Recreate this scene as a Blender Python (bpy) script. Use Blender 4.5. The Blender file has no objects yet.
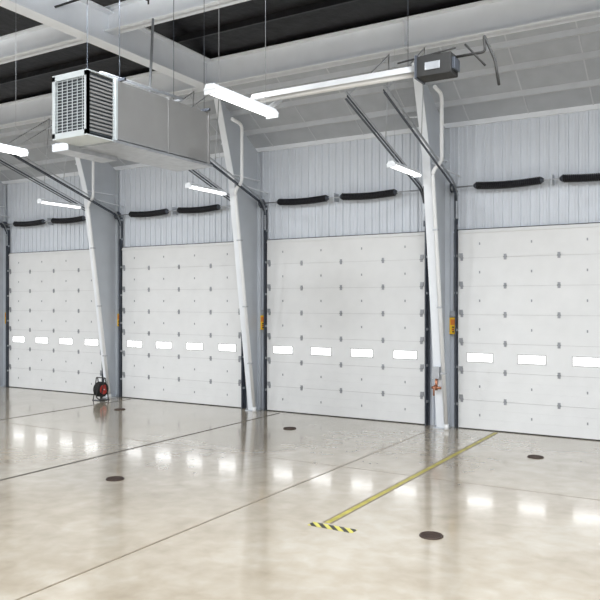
import bpy, bmesh, math
from mathutils import Vector, Matrix
sc=bpy.context.scene
try:
    sc.view_settings.view_transform='Standard'
except Exception: pass

# ---------------------------------------------------------------- materials
def mat(name,col,rough=.5,metal=0,noise=0,nscale=5,emit=None,bump=0):
    m=bpy.data.materials.new(name); m.use_nodes=True
    nt=m.node_tree; b=nt.nodes['Principled BSDF']
    b.inputs['Base Color'].default_value=(*col,1)
    b.inputs['Roughness'].default_value=rough
    b.inputs['Metallic'].default_value=metal
    if noise or bump:
        tc=nt.nodes.new('ShaderNodeTexCoord')
        n=nt.nodes.new('ShaderNodeTexNoise'); n.inputs['Scale'].default_value=nscale
        n.inputs['Detail'].default_value=5
        nt.links.new(tc.outputs['Object'],n.inputs['Vector'])
        if noise:
            r=nt.nodes.new('ShaderNodeValToRGB')
            r.color_ramp.elements[0].position=.3; r.color_ramp.elements[1].position=.7
            r.color_ramp.elements[0].color=(*[c*(1-noise) for c in col],1)
            r.color_ramp.elements[1].color=(*[min(1,c*(1+noise*.5)) for c in col],1)
            nt.links.new(n.outputs['Fac'],r.inputs['Fac'])
            nt.links.new(r.outputs['Color'],b.inputs['Base Color'])
        if bump:
            bp=nt.nodes.new('ShaderNodeBump'); bp.inputs['Strength'].default_value=bump
            bp.inputs['Distance'].default_value=.02
            nt.links.new(n.outputs['Fac'],bp.inputs['Height']); nt.links.new(bp.outputs['Normal'],b.inputs['Normal'])
    if emit:
        b.inputs['Emission Color'].default_value=(*emit[0],1)
        b.inputs['Emission Strength'].default_value=emit[1]
    return m
M_door=mat('door_white_steel',(.76,.765,.765),.5,noise=.03,nscale=3)
M_groove=mat('door_joint',(.50,.51,.52),.6,noise=.05)
M_seam=mat('door_section_seam',(.60,.60,.60),.6,noise=.05)
M_hinge=mat('zinc_hinge',(.34,.35,.37),.4,.4,noise=.1)
M_wall=mat('liner_panel_white',(.70,.74,.80),.4,noise=.03,nscale=2)
M_plain=mat('painted_wall',(.75,.76,.78),.6,noise=.04,nscale=2)
M_ceil=mat('roof_insulation_white',(.44,.465,.50),.6,noise=.08,nscale=3,bump=.3)
M_purlin=mat('purlin_grey',(.56,.58,.61),.5,noise=.05)
M_black=mat('roof_insulation_black',(.010,.010,.012),.4,noise=.4,nscale=4,bump=.8)
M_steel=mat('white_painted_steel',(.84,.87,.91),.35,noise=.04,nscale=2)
M_web=mat('darker_grey_steel',(.58,.615,.66),.4,noise=.05,nscale=2)  # greyer tone than the flange steel, for column web, outer flange and base
M_galv=mat('galvanised_steel',(.5,.52,.55),.35,.6,noise=.15,nscale=8)
M_track=mat('dark_track_steel',(.08,.09,.11),.4,.5,noise=.2,nscale=10)
M_spring=mat('black_spring_steel',(.012,.012,.016),.4,.3,noise=.2,nscale=20)
M_rubber=mat('black_rubber',(.02,.02,.02),.7,noise=.2,nscale=20)
M_pvc=mat('white_pvc',(.85,.86,.87),.3,noise=.02)
M_unit=mat('heater_cabinet_grey',(.33,.33,.33),.4,.15,noise=.06,nscale=2)
M_unitw=mat('heater_trim_light',(.60,.65,.67),.4,noise=.03)
M_dark=mat('grille_dark',(.05,.06,.07),.6,noise=.2)
M_alum=mat('aluminised_tube',(.76,.77,.78),.35,.3,noise=.05)
M_yel=mat('safety_yellow',(.90,.55,.02),.5,noise=.05)
M_red=mat('signal_red',(.45,.03,.02),.4,noise=.05)
M_org=mat('orange_tag',(.75,.22,.03),.5,noise=.05)
M_copper=mat('copper_fitting',(.45,.2,.12),.35,.7,noise=.1)
M_pane=mat('daylit_frosted_acrylic',(.9,.9,.9),.3,noise=.01,emit=((.97,.99,1),3.0))
M_tube=mat('fluorescent_tube',(.9,.9,.9),.3,noise=.01,emit=((1,1,.98),3.5))
M_iron=mat('drain_cast_iron',(.07,.045,.035),.6,.3,noise=.3,nscale=20)

# floor
M_floor=bpy.data.materials.new('polished_concrete'); M_floor.use_nodes=True
nt=M_floor.node_tree; b=nt.nodes['Principled BSDF']
tc=nt.nodes.new('ShaderNodeTexCoord')
def noise(s,d=6,dist=0):
    n=nt.nodes.new('ShaderNodeTexNoise'); n.inputs['Scale'].default_value=s; n.inputs['Detail'].default_value=d
    n.inputs['Distortion'].default_value=dist
    nt.links.new(tc.outputs['Object'],n.inputs['Vector']); return n
n1=noise(.45,7,.6); n2=noise(3.5,8,.3); n3=noise(1.2,5,.5)
mx=nt.nodes.new('ShaderNodeMath'); mx.operation='MULTIPLY_ADD'; mx.inputs[1].default_value=.4
nt.links.new(n2.outputs['Fac'],mx.inputs[0]); 
m2=nt.nodes.new('ShaderNodeMath'); m2.operation='MULTIPLY'; m2.inputs[1].default_value=.6
nt.links.new(n1.outputs['Fac'],m2.inputs[0]); nt.links.new(m2.outputs[0],mx.inputs[2])
r=nt.nodes.new('ShaderNodeValToRGB'); cr=r.color_ramp
cr.elements[0].position=.34; cr.elements[0].color=(.32,.262,.185,1)
cr.elements[1].position=.64; cr.elements[1].color=(.50,.45,.37,1)
e=cr.elements.new(.5); e.color=(.415,.358,.275,1)
nt.links.new(mx.outputs[0],r.inputs['Fac']); nt.links.new(r.outputs['Color'],b.inputs['Base Color'])
rr=nt.nodes.new('ShaderNodeMapRange'); rr.inputs['From Min'].default_value=.3; rr.inputs['From Max'].default_value=.7
rr.inputs['To Min'].default_value=.11; rr.inputs['To Max'].default_value=.22
nt.links.new(n3.outputs['Fac'],rr.inputs['Value']); nt.links.new(rr.outputs[0],b.inputs['Roughness'])
b.inputs['Specular IOR Level'].default_value=.85
b.inputs['Coat Weight'].default_value=.65; b.inputs['Coat Roughness'].default_value=.10; b.inputs['Coat IOR'].default_value=1.55
bp=nt.nodes.new('ShaderNodeBump'); bp.inputs['Strength'].default_value=.05; bp.inputs['Distance'].default_value=.01
nt.links.new(n2.outputs['Fac'],bp.inputs['Height']); nt.links.new(bp.outputs['Normal'],b.inputs['Normal'])
nt.links.new(bp.outputs['Normal'],b.inputs['Coat Normal'])

# hazard tape
M_haz=bpy.data.materials.new('hazard_tape'); M_haz.use_nodes=True
nt=M_haz.node_tree; b=nt.nodes['Principled BSDF']; tc=nt.nodes.new('ShaderNodeTexCoord')
w=nt.nodes.new('ShaderNodeTexWave'); w.wave_type='BANDS'; w.bands_direction='DIAGONAL'; w.inputs['Scale'].default_value=4.2
r=nt.nodes.new('ShaderNodeValToRGB'); r.color_ramp.interpolation='CONSTANT'
r.color_ramp.elements[0].color=(.02,.02,.015,1); r.color_ramp.elements[1].position=.5; r.color_ramp.elements[1].color=(.55,.50,.10,1)
nt.links.new(tc.outputs['Object'],w.inputs['Vector']); nt.links.new(w.outputs['Color'],r.inputs['Fac']); nt.links.new(r.outputs['Color'],b.inputs['Base Color'])
b.inputs['Roughness'].default_value=.4
M_tape=mat('worn_yellow_tape',(.44,.38,.06),.4,noise=.4,nscale=5)
M_joint=mat('joint_filler',(.055,.045,.03),.6,noise=.3,nscale=8)
M_jointf=mat('faint_joint_filler',(.19,.15,.10),.4,noise=.3,nscale=8)

# ---------------------------------------------------------------- builder
class B:
    def __init__(s): s.bm=bmesh.new(); s.m=[]
    def mi(s,m):
        if m not in s.m: s.m.append(m)
        return s.m.index(m)
    def face(s,vs,i,smooth=False):
        try:
            f=s.bm.faces.new(vs); f.material_index=i; f.smooth=smooth
        except ValueError: pass
    def box(s,x0,x1,y0,y1,z0,z1,m):
        i=s.mi(m); v=[s.bm.verts.new(p) for p in [(x0,y0,z0),(x1,y0,z0),(x1,y1,z0),(x0,y1,z0),(x0,y0,z1),(x1,y0,z1),(x1,y1,z1),(x0,y1,z1)]]
        for q in [(3,2,1,0),(4,5,6,7),(0,1,5,4),(1,2,6,5),(2,3,7,6),(3,0,4,7)]: s.face([v[k] for k in q],i)
    def prismx(s,poly,x0,x1,m):   # poly in (y,z)
        i=s.mi(m); a=[s.bm.verts.new((x0,y,z)) for y,z in poly]; c=[s.bm.verts.new((x1,y,z)) for y,z in poly]
        s.face(a,i); s.face(c[::-1],i); n=len(poly)
        for k in range(n): s.face([a[k],c[k],c[(k+1)%n],a[(k+1)%n]],i)
    def prismy(s,poly,y0,y1,m):   # poly in (x,z)
        i=s.mi(m); a=[s.bm.verts.new((x,y0,z)) for x,z in poly]; c=[s.bm.verts.new((x,y1,z)) for x,z in poly]
        s.face(a,i); s.face(c[::-1],i); n=len(poly)
        for k in range(n): s.face([a[k],c[k],c[(k+1)%n],a[(k+1)%n]],i)
    def strip(s,pts,x0,x1,t,m):   # flat plate following y,z polyline, thickness t
        for (p,q) in zip(pts,pts[1:]):
            d=Vector((q[0]-p[0],q[1]-p[1])).normalized(); n=Vector((-d.y,d.x))*t/2
            s.prismx([(p[0]+n.x,p[1]+n.y),(q[0]+n.x,q[1]+n.y),(q[0]-n.x,q[1]-n.y),(p[0]-n.x,p[1]-n.y)],x0,x1,m)
    def tube(s,pts,r,m,seg=10,cap=True):
        i=s.mi(m); P=[Vector(p) for p in pts]; rings=[]; 
        t0=(P[1]-P[0]).normalized(); up=Vector((0,0,1)) if abs(t0.z)<.9 else Vector((1,0,0))
        nrm=t0.cross(up).normalized()
        for k,p in enumerate(P):
            if k==0: t=t0
            elif k==len(P)-1: t=(P[k]-P[k-1]).normalized()
            else: t=((P[k+1]-p).normalized()+(p-P[k-1]).normalized()).normalized()
            nrm=(nrm-t*nrm.dot(t)).normalized(); bn=t.cross(nrm)
            rad=r[k] if isinstance(r,(list,tuple)) else r
            rings.append([s.bm.verts.new(p+(nrm*math.cos(a)+bn*math.sin(a))*rad) for a in [2*math.pi*j/seg for j in range(seg)]])
        for a,c in zip(rings,rings[1:]):
            for j in range(seg): s.face([a[j],a[(j+1)%seg],c[(j+1)%seg],c[j]],i,True)
        if cap: s.face(rings[0][::-1],i); s.face(rings[-1],i)
    def done(s,name,parent=None,loc=(0,0,0),bevel=0):
        bmesh.ops.recalc_face_normals(s.bm,faces=s.bm.faces)
        me=bpy.data.meshes.new(name); s.bm.to_mesh(me); s.bm.free()
        for m in s.m: me.materials.append(m)
        return inst(name,me,parent,loc,bevel)
def inst(name,me,parent=None,loc=(0,0,0),bevel=0):
    o=bpy.data.objects.new(name,me); sc.collection.objects.link(o); o.location=loc
    if parent: o.parent=parent
    if bevel:
        bv=o.modifiers.new('bevel','BEVEL'); bv.width=bevel; bv.segments=2; bv.limit_method='ANGLE'
    return o
def empty(name,loc=(0,0,0)):
    o=bpy.data.objects.new(name,None); sc.collection.objects.link(o); o.location=loc; return o
def smooth(pts,n=6,r=.15):
    P=[Vector(p) for p in pts]; out=[P[0]]
    for k in range(1,len(P)-1):
        a=P[k]+(P[k-1]-P[k]).normalized()*r; c=P[k]+(P[k+1]-P[k]).normalized()*r
        for j in range(n+1):
            t=j/n; out.append(a*(1-t)**2+P[k]*2*t*(1-t)+c*t*t)
    out.append(P[-1]); return out

WY=15.5; PITCH=4.97; C0=-3.15
CX=[C0+PITCH*k for k in (1,0,-1,-2,-3,-4)]
COLX=[C0+PITCH*k-2.485 for k in (2,1,0,-1,-2,-3,-4)]
X0,X1,Y0=-28.0,7.6,-9.0
EAVE=6.6; RY=13.6; RZ=7.72     # white roof slope from (WY,EAVE) to (RY,RZ)
def roofz(y): return EAVE+(WY-y)*(RZ-EAVE)/(WY-RY)

# ---------------------------------------------------------------- shell
b=B(); b.box(X0,X1,Y0,WY+.3,-.2,0,M_floor); b.done('floor')
b=B(); b.box(X0-.2,X0,Y0,WY+.3,0,11,M_plain); b.done('wall_left')
b=B(); b.box(X1,X1+.2,Y0,WY+.3,0,11,M_plain); b.done('wall_right')
b=B(); b.box(X0,X1,Y0-.2,Y0,0,11,M_plain); b.done('wall_front')
b=B(); i=b.mi(M_wall)
def ribs(x0,x1,z0,z1):
    prof=[]
    k=math.floor(x0/.19)*.19
    prof.append((x0,WY))
    while k<x1:
        for dx,dy in ((.0,0),(.015,-.03),(.05,-.03),(.065,0),(.115,0),(.12,-.008),(.135,-.008),(.14,0)):
            xx=k+dx
            if x0<xx<x1: prof.append((xx,WY+dy))
        k+=.19
    prof.append((x1,WY))
    lo=[b.bm.verts.new((x,y,z0)) for x,y in prof]; hi=[b.bm.verts.new((x,y,z1)) for x,y in prof]
    for j in range(len(prof)-1): b.face([lo[j],lo[j+1],hi[j+1],hi[j]],i)
OPW=2.02; OPH=4.2
ribs(X0,X1,OPH,EAVE)
edges=[X0]+sum([[c-OPW,c+OPW] for c in sorted(CX)],[])+[X1]
for k in range(0,len(edges),2): 
    if edges[k+1]>edges[k]: ribs(edges[k],edges[k+1],0,OPH)
b.done('wall_back')
b=B()
for k in range(0,len(edges),2):
    if edges[k+1]>edges[k]: b.box(edges[k],edges[k+1],WY+.03,WY+.25,0,OPH,M_plain)
b.box(X0,X1,WY+.03,WY+.25,OPH,EAVE+.2,M_plain); b.done('wall_outer')
b=B(); b.box(X0,X1,WY-.07,WY,EAVE-.06,EAVE+.05,M_steel); b.done('trim_1')
# ceiling white slope
b=B(); b.prismx([(WY+.2,roofz(WY+.2)),(RY,RZ),(RY,RZ+.1),(WY+.2,roofz(WY+.2)+.1)],X0,X1,M_ceil)
for y in (14.9,14.3,13.8):
    z=roofz(y); b.box(X0,X1,y-.03,y+.03,z-.10,z+.03,M_purlin)
x=X0+.3
while x<X1:
    b.prismx([(WY,EAVE-.012),(RY,RZ-.012),(RY,RZ+.02),(WY,EAVE+.02)],x-.012,x+.012,M_purlin); x+=1.26
b.done('ceiling')
# black main roof
b=B(); b.prismx([(RY,8.3),(2,10.6),(Y0,10.6),(Y0,10.7),(2,10.7),(RY,8.4)],X0,X1,M_black)
b.box(X0,X1,RY+.05,RY+.09,RZ,8.4,M_black)
for y in (12.4,11.2,9,7.8,6.6,5.4,4.2):
    z=8.3+(RY-y)*.198; b.box(X0,X1,y-.03,y+.03,z-.12,z,M_black)
b.done('ceiling_dark')

# floor joints & tape as thin inlays
def slab(name,x0,x1,y0,y1,m,h=.002):
    b=B(); b.box(x0,x1,y0,y1,0,h,m); return b.done(name)
slab('floor_joint',-9.75,-9.695,Y0,15.2,M_joint)
slab('floor_joint',-14.72,-14.66,Y0,15.2,M_joint)
slab('floor_joint',-5.705,-5.68,Y0,15.0,M_jointf)
slab('floor_joint',X0,X1,10.79,10.803,M_jointf,.0015)
b=B(); b.box(-4.42,-4.35,7.95,15.25,0,.003,M_tape); b.box(-4.45,-4.42,7.95,15.25,0,.0025,M_jointf)
b.box(-4.35,-4.325,7.95,15.25,0,.0025,M_jointf)
b.box(-4.55,-3.94,7.75,7.89,0,.004,M_haz); b.done('floor_marking_tape')

# drains
def drain_mesh():
    b=B()
    b.tube([(0,0,0),(0,0,.008)],.14,M_iron,32)
    b.tube([(0,0,.0085),(0,0,.011)],.115,M_rubber,32)
    for k in range(-4,5):
        w=math.sqrt(.11**2-(k*.024)**2); b.box(-w,w,k*.024-.006,k*.024+.006,.009,.015,M_iron)
    pts=[(.13*math.cos(a),.13*math.sin(a),.01) for a in [2*math.pi*j/32 for j in range(33)]]
    b.tube(pts,.008,M_iron,6); return b
d=drain_mesh().done('floor_drain',loc=(-3.1,13.2,0))
for p in [(-8.34,13.45,0),(-13.5,13.6,0),(-8.27,8.23,0),(-3.1,8.13,0),(-13.4,8.2,0),(2,8.1,0)]: inst('floor_drain',d.data,None,p)

# ---------------------------------------------------------------- doors
HW=2.10; SH=.61; NS=7
def leaf():
    b=B()
    for s in range(NS):
        z0=s*SH+.02; z1=(s+1)*SH+.012
        yf,yb=-.05,0
        if s==2:
            wc=[-1.63,-.543,.543,1.63]; h=.085; ww=.275; zc=z0+.3
            b.box(-HW,HW,yf,yb,z0,zc-h,M_door); b.box(-HW,HW,yf,yb,zc+h,z1,M_door)
            xs=[-HW]+sum([[c-ww,c+ww] for c in wc],[])+[HW]
            for k in range(0,10,2): b.box(xs[k],xs[k+1],yf,yb,zc-h,zc+h,M_door)
            for c in wc:
                b.box(c-ww,c+ww,-.035,-.02,zc-h,zc+h,M_pane)
                f=.02
                b.box(c-ww-f,c+ww+f,-.058,-.05,zc+h-.004,zc+h+f,M_seam); b.box(c-ww-f,c+ww+f,-.058,-.05,zc-h-f,zc-h+.004,M_seam)
                b.box(c-ww-f,c-ww+.004,-.058,-.05,zc-h,zc+h,M_seam); b.box(c+ww-.004,c+ww+f,-.058,-.05,zc-h,zc+h,M_seam)
        else:
            b.box(-HW,HW,yf,yb,z0,z1,M_door)
            b.box(-HW+.02,HW-.02,yf-.003,yf,z0+.20,z0+.212,M_door); b.box(-HW+.02,HW-.02,yf-.003,yf,z0+.40,z0+.412,M_door)
    b.box(-HW,HW,-.04,0,.0,.03,M_rubber)
    for s in range(1,NS): b.box(-HW,HW,-.04,-.005,s*SH+.005,s*SH+.03,M_seam)
    return b
def hw():
    b=B()
    for s in range(1,NS):
        z=s*SH+.02
        for x in (-2.02,-1.087,0,1.087,2.02):
            b.box(x-.027,x+.027,-.062,-.051,z-.06,z-.01,M_hinge); b.box(x-.027,x+.027,-.062,-.051,z+.01,z+.06,M_hinge)
            b.tube([(x-.035,-.062,z),(x+.035,-.062,z)],.011,M_hinge,8)
        for x in (-2.04,2.04):
            b.box(x-.04,x+.04,-.068,-.052,z+.01,z+.10,M_hinge)
    for s in range(0,NS):
        z=s*SH+.02
        for x in (-1.63,-.543,.543,1.63): 
            if s!=2: b.box(x-.013,x+.013,-.058,-.051,z+.27,z+.32,M_hinge)
    b.box(-HW,HW,-.075,-.052,NS*SH-.06,NS*SH-.035,M_door)
    return b
def tracks():
    b=B()
    for sx in (-1,1):
        x=sx*2.14
        b.box(min(x,x+sx*.06),max(x,x+sx*.06),-.02,0.0,0,5.15,M_track)
        b.box(x-.012,x+.012,-.13,-.0,.0,5.15,M_track)
        for z in (.5,1.3,2.1,2.9,3.7,4.5,5.05): b.box(x-.03,x+.03,-.1,.0,z,z+.05,M_galv)
        pts=[(-.1,4.4)]
        R=.5; a_end=math.radians(90-18); zc=4.75
        for k in range(9):
            a=a_end*k/8; pts.append((-.1-R*(1-math.cos(a)),zc+R*math.sin(a)))
        yl,zl=pts[-1]; L=3.6
        pts.append((yl-L*math.cos(math.radians(18)),zl+L*math.sin(math.radians(18))))
        xa=x-sx*.03
        b.strip(pts,xa-.02,xa+.02,.012,M_track)
        b.strip([(y-.0,z+.05) for y,z in pts],xa+sx*.024-.004,xa+sx*.024+.004,.035,M_track)
        b.strip([(y-.02,z+.13) for y,z in pts],xa-.02,xa+.02,.02,M_galv)
        ye,ze=pts[-1]
        b.tube([(xa,ye+.05,ze+.05),(xa,RY-.15-DY,7.66)],.012,M_galv,6)
        b.tube([(xa,ye+1.7,ze-.45),(xa,RY-.15-DY,7.66)],.010,M_galv,6)
    b.box(-2.2,2.2,-.035,.0,NS*SH+.0,NS*SH+.03,M_rubber)
    return b
def shaft():
    b=B(); z=5.2;y=-.17
    b.tube([(-2.2,y,z),(2.2,y,z)],.016,M_galv,10)
    for x in (-2.18,2.18):
        b.tube([(x-.035,y,z),(x-.03,y,z)],.11,M_track,16); b.tube([(x-.03,y,z),(x+.03,y,z)],.08,M_galv,16); b.tube([(x+.03,y,z),(x+.035,y,z)],.11,M_track,16)
        b.box(x+.04 if x>0 else x-.06,x+.06 if x>0 else x-.04,y-.06,.02,z-.09,z+.09,M_galv)
    b.box(-.12,-.10,y-.04,0.02,z-.1,z+.1,M_galv)
    for a,c in ((-1.66,-.33),(.10,1.43)):
        n=34; seg=9; pts=[]
        for k in range(n*seg+1):
            t=k/(n*seg); an=2*math.pi*k/seg
            sag=-.03*math.sin(math.pi*t)
            pts.append((a+(c-a)*t,y+.07*math.cos(an),z+sag+.07*math.sin(an)))
        b.tube(pts,.017,M_spring,5)
        b.tube([(a-.06,y,z),(a+.0,y,z)],[.035,.075],M_track,14); b.tube([(c,y,z),(c+.06,y,z)],[.075,.035],M_track,14)
        b.tube([(a,y,z),((a+c)/2,y,z-.03),(c,y,z)],.05,M_spring,10)
    return b
DY=WY-.05
L=leaf().done('leaf'); H=hw().done('hinges'); T=tracks().done('track_rails'); S=shaft().done('torsion_springs')
for k,c in enumerate(CX):
    e=empty('door_%d'%(k+1),(c,DY,0))
    for nm,o in (('leaf',L),('hinges',H),('track_rails',T),('torsion_springs',S)):
        if k==0: o.parent=e
        else: inst(nm,o.data,e)

# ---------------------------------------------------------------- columns
CO=.07
def column():
    b=B(); yo=WY-.06
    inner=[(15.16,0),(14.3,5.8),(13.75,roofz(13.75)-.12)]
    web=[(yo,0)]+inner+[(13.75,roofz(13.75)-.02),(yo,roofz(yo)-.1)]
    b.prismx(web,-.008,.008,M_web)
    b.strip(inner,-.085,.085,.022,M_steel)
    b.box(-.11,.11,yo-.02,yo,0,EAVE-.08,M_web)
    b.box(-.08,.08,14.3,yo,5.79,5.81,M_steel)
    b.box(-.15,.15,15.1,yo+.0,0,.02,M_web)
    for x in (-.125,.125): 
        for y in (15.13,15.38): b.tube([(x,y,.02),(x,y,.06)],.015,M_galv,6)
    b.tube([(.1,14.4,5.6),(.35,15.42,5.45)],.015,M_steel,6)
    b.tube([(-.1,14.05,6.5),(-.7,14.9,6.75)],.015,M_steel,6)
    return b
C=None
for x in COLX:
    x+=CO
    if C is None: C=column().done('steel_column',loc=(x,0,0))
    else: inst('steel_column',C.data,None,(x,0,0))
def pipe():
    b=B()
    pts=smooth([(.36,13.85,7.0),(.36,14.25,6.95),(.36,14.25,5.55),(.17,14.25,5.45),(.17,14.27,5.2),(.17,15.04,.12)],6,.14)
    b.tube(pts,.04,M_pvc,12)
    for z in (4.2,2.6,1.2):
        y=14.27+(5.2-z)/5.08*.77; b.box(.115,.225,y-.05,y+.05,z,z+.03,M_galv)
    b.tube([(.17,15.05,.0),(.17,15.05,.12)],.05,M_pvc,12)
    return b
Pm=None
for x in COLX[1:6]:
    x+=CO
    if Pm is None: Pm=pipe().done('drain_pipe',loc=(x,0,0))
    else: inst('drain_pipe',Pm.data,None,(x,0,0))

# beams
def ibeam_x(name,y,z0,z1,x0,x1,w=.34):
    b=B(); b.box(x0,x1,y-w/2,y+w/2,z0,z0+.03,M_steel); b.box(x0,x1,y-w/2,y+w/2,z1-.03,z1,M_steel); b.box(x0,x1,y-.012,y+.012,z0,z1,M_steel)
    for c in COLX:
        if x0<c<x1: b.box(c-.01,c+.01,y-w/2+.01,y+w/2-.01,z0,z1,M_steel)
    return b.done(name)
ibeam_x('roof_girder',13.45,7.68,8.28,X0,X1,.3)
ibeam_x('roof_girder',10.3,7.95,8.42,X0,X1,.26)
def rafter(x):
    b=B(); y1=13.28; z0=7.66
    bot=[(y1,z0),(Y0,z0+.3)]; top=[(y1,8.26),(Y0,8.7)]
    b.prismx([bot[0],bot[1],top[1],top[0]],x-.01,x+.01,M_steel)
    b.strip(bot,x-.16,x+.16,.03,M_steel); b.strip(top,x-.16,x+.16,.03,M_steel)
    return b.done('rafter_beam')
for x in (COLX[3],COLX[5],COLX[1]): rafter(x+CO)

# ---------------------------------------------------------------- fluorescent lights
def fl():
    b=B()
    b.prismy([(-.05,.09),(.05,.09),(.09,.03),(.09,.02),(-.09,.02),(-.09,.03)],-.68,.68,M_steel)
    for x in (-.045,.045): b.tube([(x,-.64,-.0),(x,.64,-.0)],.018,M_tube,10)
    for y in (-.67,.65): b.box(-.09,.09,y,y+.02,-.03,.03,M_steel)
    return b
F=None
def light(x,y,z,top):
    global F
    e=empty('fluorescent_light',(x,y,z))
    if F is None: F=fl().done('fixture',e)
    else: inst('fixture',F.data,e)
    b=B()
    for yy in (-.5,.5): b.tube([(0,yy,.08),(0,yy,top-z)],.0025,M_galv,6)
    b.done('hanger_wires',e)
for x in COLX[1:6]: light(x-.08,13.55,5.33,7.6)
for x in COLX[1:5]: light(x+.30,7.5,5.2,9.3)

FH=None
def fill_lamp(x,y,z,p):  # unseen fill fixture, added above the view to light the hall evenly
    global FH
    e=empty('added_fill_lamp',(x,y,z))
    if FH is None:
        b=B(); b.box(-.65,.65,-.32,.32,.02,.1,M_steel); b.box(-.55,-.5,-.3,.3,.1,.16,M_galv); b.box(.5,.55,-.3,.3,.1,.16,M_galv)
        for xx in (-.5,.5): b.tube([(xx,0,.1),(xx,0,1.0)],.008,M_galv,6)
        FH=b.done('fill_housing',e)
    else: inst('fill_housing',FH.data,e)
    for nm,zz,pw,rot in (('fill_down',0,p,0),('fill_up',.2,p*.25,math.pi)):  # downward fill, plus an upward one added to brighten the beams
        l=bpy.data.lights.new(nm,'AREA'); l.shape='RECTANGLE'; l.size=1.2; l.size_y=.6; l.energy=pw; l.color=(.945,.975,1)
        o=bpy.data.objects.new(nm,l); sc.collection.objects.link(o); o.parent=e; o.location=(0,0,zz); o.rotation_euler=(rot,0,0)
for x in (-23,-15.5,-8.2,-1.6,5):
    for y in (7.4,1.5,-5): fill_lamp(x,y,7.3,345)

# ---------------------------------------------------------------- unit heater
e=empty('suspended_unit_heater',(0,0,0))
ux0,ux1=-8.60,-7.88
b=B()
b.box(ux0,ux1,7.85,10.05,5.13,6.0,M_unit)
b.box(ux0-.005,ux1+.005,9.0,9.015,5.12,6.01,M_unit)
b.box(ux0-.02,ux1+.02,7.83,7.88,5.11,6.02,M_unitw)
b.box(ux0-.02,ux1+.02,10.02,10.07,5.11,6.02,M_unit)
b.done('cabinet',e,bevel=.01)
b=B()
fy0,fy1=7.3,7.85
b.box(ux0+.03,ux1-.03,fy0+.04,fy1,5.13,5.98,M_dark)
for (xa,xc) in ((ux0,ux0+.06),(ux1-.06,ux1)): 
    b.box(xa,xc,fy0,fy0+.05,5.1,6.0,M_unitw); 
b.box(ux0,ux1,fy0,fy0+.05,5.1,5.17,M_unitw); b.box(ux0,ux1,fy0,fy0+.05,5.93,6.0,M_unitw)
b.box(ux0,ux1,fy0,fy1,6.0,6.015,M_unitw); b.box(ux0,ux1,fy0,fy1,5.085,5.1,M_unitw)
b.box(ux1-.02,ux1,fy1-.05,fy1,5.1,6.0,M_unitw); b.box(ux1-.02,ux1,fy0,fy0+.05,5.1,6.0,M_unitw)
for k in range(17):
    z=5.2+k*.044; b.prismx([(fy0+.01,z),(fy0+.045,z+.014),(fy0+.045,z+.022),(fy0+.01,z+.010)],ux0+.06,ux1-.06,M_unitw)
for k in range(1,7):
    x=ux0+k*.103; b.box(x-.004,x+.004,fy0+.004,fy0+.012,5.17,5.93,M_unitw)
for k in range(15):
    z=5.16+k*.054; b.box(ux1-.02,ux1-.004,fy0+.05,fy1-.05,z,z+.026,M_unit)
b.done('intake_grille',e)
b=B()
b.box(ux0-.35,ux0,7.6,8.6,5.0,5.12,M_galv); b.box(ux0-.05,ux1+.05,7.8,10.1,5.06,5.10,M_galv)
for x in (ux0+.02,ux1-.02):
    for y in (7.95,9.95): b.tube([(x,y,6.0),(x,y,9.3)],.005,M_track,6)
b.tube(smooth([(ux0+.3,7.9,6.0),(ux0+.3,7.9,6.2),(ux0+.3,9.9,6.25),(ux0-.6,10.0,6.3),(ux0-.6,10.1,7.9)],6,.12),.025,M_galv,10)
for y in (7.95,9.95): b.box(ux0-.1,ux1+.1,y-.02,y+.02,6.0,6.04,M_track)
b.done('hanging_frame',e)

# ---------------------------------------------------------------- tube heater
e=empty('radiant_tube_heater')
b=B(); z=5.72
b.tube([(-6.2,9,z),(-3.55,9,z)],.05,M_alum,16)
b.prismx([(9-.11,z-.01),(9-.07,z+.08),(9+.07,z+.08),(9+.11,z-.01),(9+.10,z-.01),(9+.06,z+.07),(9-.06,z+.07),(9-.10,z-.01)],-6.2,-3.6,M_alum)
b.tube(smooth([(-6.2,9,z),(-6.45,9,z),(-6.45,9.6,z)],6,.15),.045,M_alum,14)
b.tube([(-6.45,9.6,z),(-6.45,10.1,z+.3)],.04,M_alum,14)
b.done('radiant_tube',e)
b=B(); b.box(-3.58,-3.12,8.86,9.14,z-.1,z+.16,M_rubber); b.box(-3.46,-3.26,8.85,8.86,z-.03,z+.07,M_galv); b.box(-3.12,-3.08,8.9,9.1,z-.05,z+.1,M_track)
b.box(-3.6,-3.57,8.84,9.16,z-.12,z+.18,M_track)
b.done('burner_box',e,bevel=.008)
b=B()
for x in (-6.0,-3.75): b.tube([(x,9,z+.08),(x,9,9.1)],.004,M_track,6)
b.tube([(-3.9,9.0,z+.17),(-3.1,9.0,z+.24)],.012,M_rubber,6)
b.tube(smooth([(-3.1,9,z+.12),(-2.72,9,z+.12),(-2.74,9.0,z+.34),(-2.6,9,z+.0),(-2.55,9,z-.32)],5,.05),.018,M_rubber,8)
b.tube([(-2.98,9,z+.26),(-2.72,9,z-.05)],.014,M_rubber,8)
b.done('hanger_rods',e)
b=B()
b.tube([(-11.5,9.0,8.0),(-8.0,9.0,8.05)],.02,M_rubber,8)
b.tube([(-8.3,9.0,7.6),(-8.3,9.0,8.6)],.014,M_rubber,8); b.tube([(-8.8,9.0,7.95),(-8.3,9.0,7.65),(-8.1,9.0,8.0)],.012,M_rubber,8)
b.tube([(-8.9,9.0,8.05),(-8.9,9.0,9.2)],.01,M_rubber,6)
b.done('roof_conduit')

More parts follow.
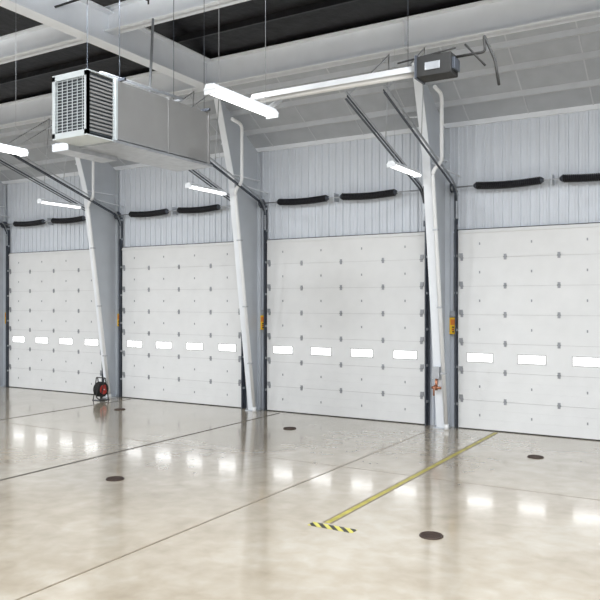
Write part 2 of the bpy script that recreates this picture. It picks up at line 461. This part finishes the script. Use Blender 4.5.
# ---------------------------------------------------------------- column accessories
def ctrl():
    b=B()
    b.box(-.085,.085,-.07,0,0,.36,M_yel); b.box(-.06,.06,-.077,-.07,.20,.32,M_org)
    for k,m in enumerate((M_rubber,M_red,M_rubber)): b.tube([(0,-.07,.15-.05*k),(0,-.095,.15-.05*k)],.018,m,12)
    b.box(-.07,.07,-.05,0,.38,.50,M_galv)
    b.tube([(0,-.03,.50),(0,-.03,2.2)],.012,M_galv,8)
    return b
K=None
for x in COLX[1:6]:
    p=(x+.27,WY-.035,2.03)
    if K is None: K=ctrl().done('door_control_station',loc=p,bevel=.004)
    else: inst('door_control_station',K.data,None,p,.004)
x=COLX[2]+CO
b=B(); fy=14.85
b.box(x-.08,x+.08,fy,fy+.1,1.1,1.35,M_galv); b.tube([(x,fy+.05,.85),(x,fy+.05,1.1)],.03,M_copper,10)
b.tube(smooth([(x,fy+.03,.95),(x-.0,fy-.1,.95),(x,fy-.1,.75)],5,.05),.02,M_copper,8)
b.tube([(x-.1,fy+.05,.9),(x+.1,fy+.05,.9)],.03,M_copper,10)
b.done('water_tap_fitting')
# hose reel
x=COLX[4]; e=empty('hose_reel',(x+.3,14.66,0))
b=B()
for s in (-1,1): b.tube([(s*.11-.01,0,.30),(s*.11+.01,0,.30)],.13,M_red,28)
b.tube([(-.1,0,.30),(.1,0,.30)],.07,M_red,16); b.done('drum',e)
b=B()
for k in range(4):
    for q in range(4):
        rr=.10+.03*q; xx=-.075+.05*k
        b.tube([(xx,rr*math.cos(a),.30+rr*math.sin(a)) for a in [2*math.pi*j/24 for j in range(25)]],.02,M_rubber,6)
b.tube(smooth([(.05,-.18,.30),(.05,-.22,.1),(.25,-.25,.03),(.35,-.1,.03)],5,.06),.016,M_rubber,8); b.done('hose',e)
b=B()
for s in (-1,1):
    b.tube(smooth([(s*.15,-.14,.012),(s*.15,-.02,.62),(s*.15,.02,.62),(s*.15,.14,.012)],3,.02),.014,M_rubber,8)
b.tube([(-.15,0,.62),(.15,0,.62)],.014,M_rubber,8)
b.tube([(-.15,0,.30),(.15,0,.30)],.016,M_galv,8); b.box(-.17,.17,-.16,-.12,0,.02,M_track); b.box(-.17,.17,.12,.16,0,.02,M_track); b.done('stand',e)

# world
w=bpy.data.worlds.new('world'); sc.world=w; w.use_nodes=True
w.node_tree.nodes['Background'].inputs[0].default_value=(.8,.88,1,1); w.node_tree.nodes['Background'].inputs[1].default_value=.6

# camera
cd=bpy.data.cameras.new('camera'); cam=bpy.data.objects.new('camera',cd); sc.collection.objects.link(cam)
cd.sensor_width=36; cd.lens=734/600*36; cam.location=(0,0,2.73)
cam.rotation_euler=(math.radians(90.15),0,math.radians(31)); sc.camera=cam
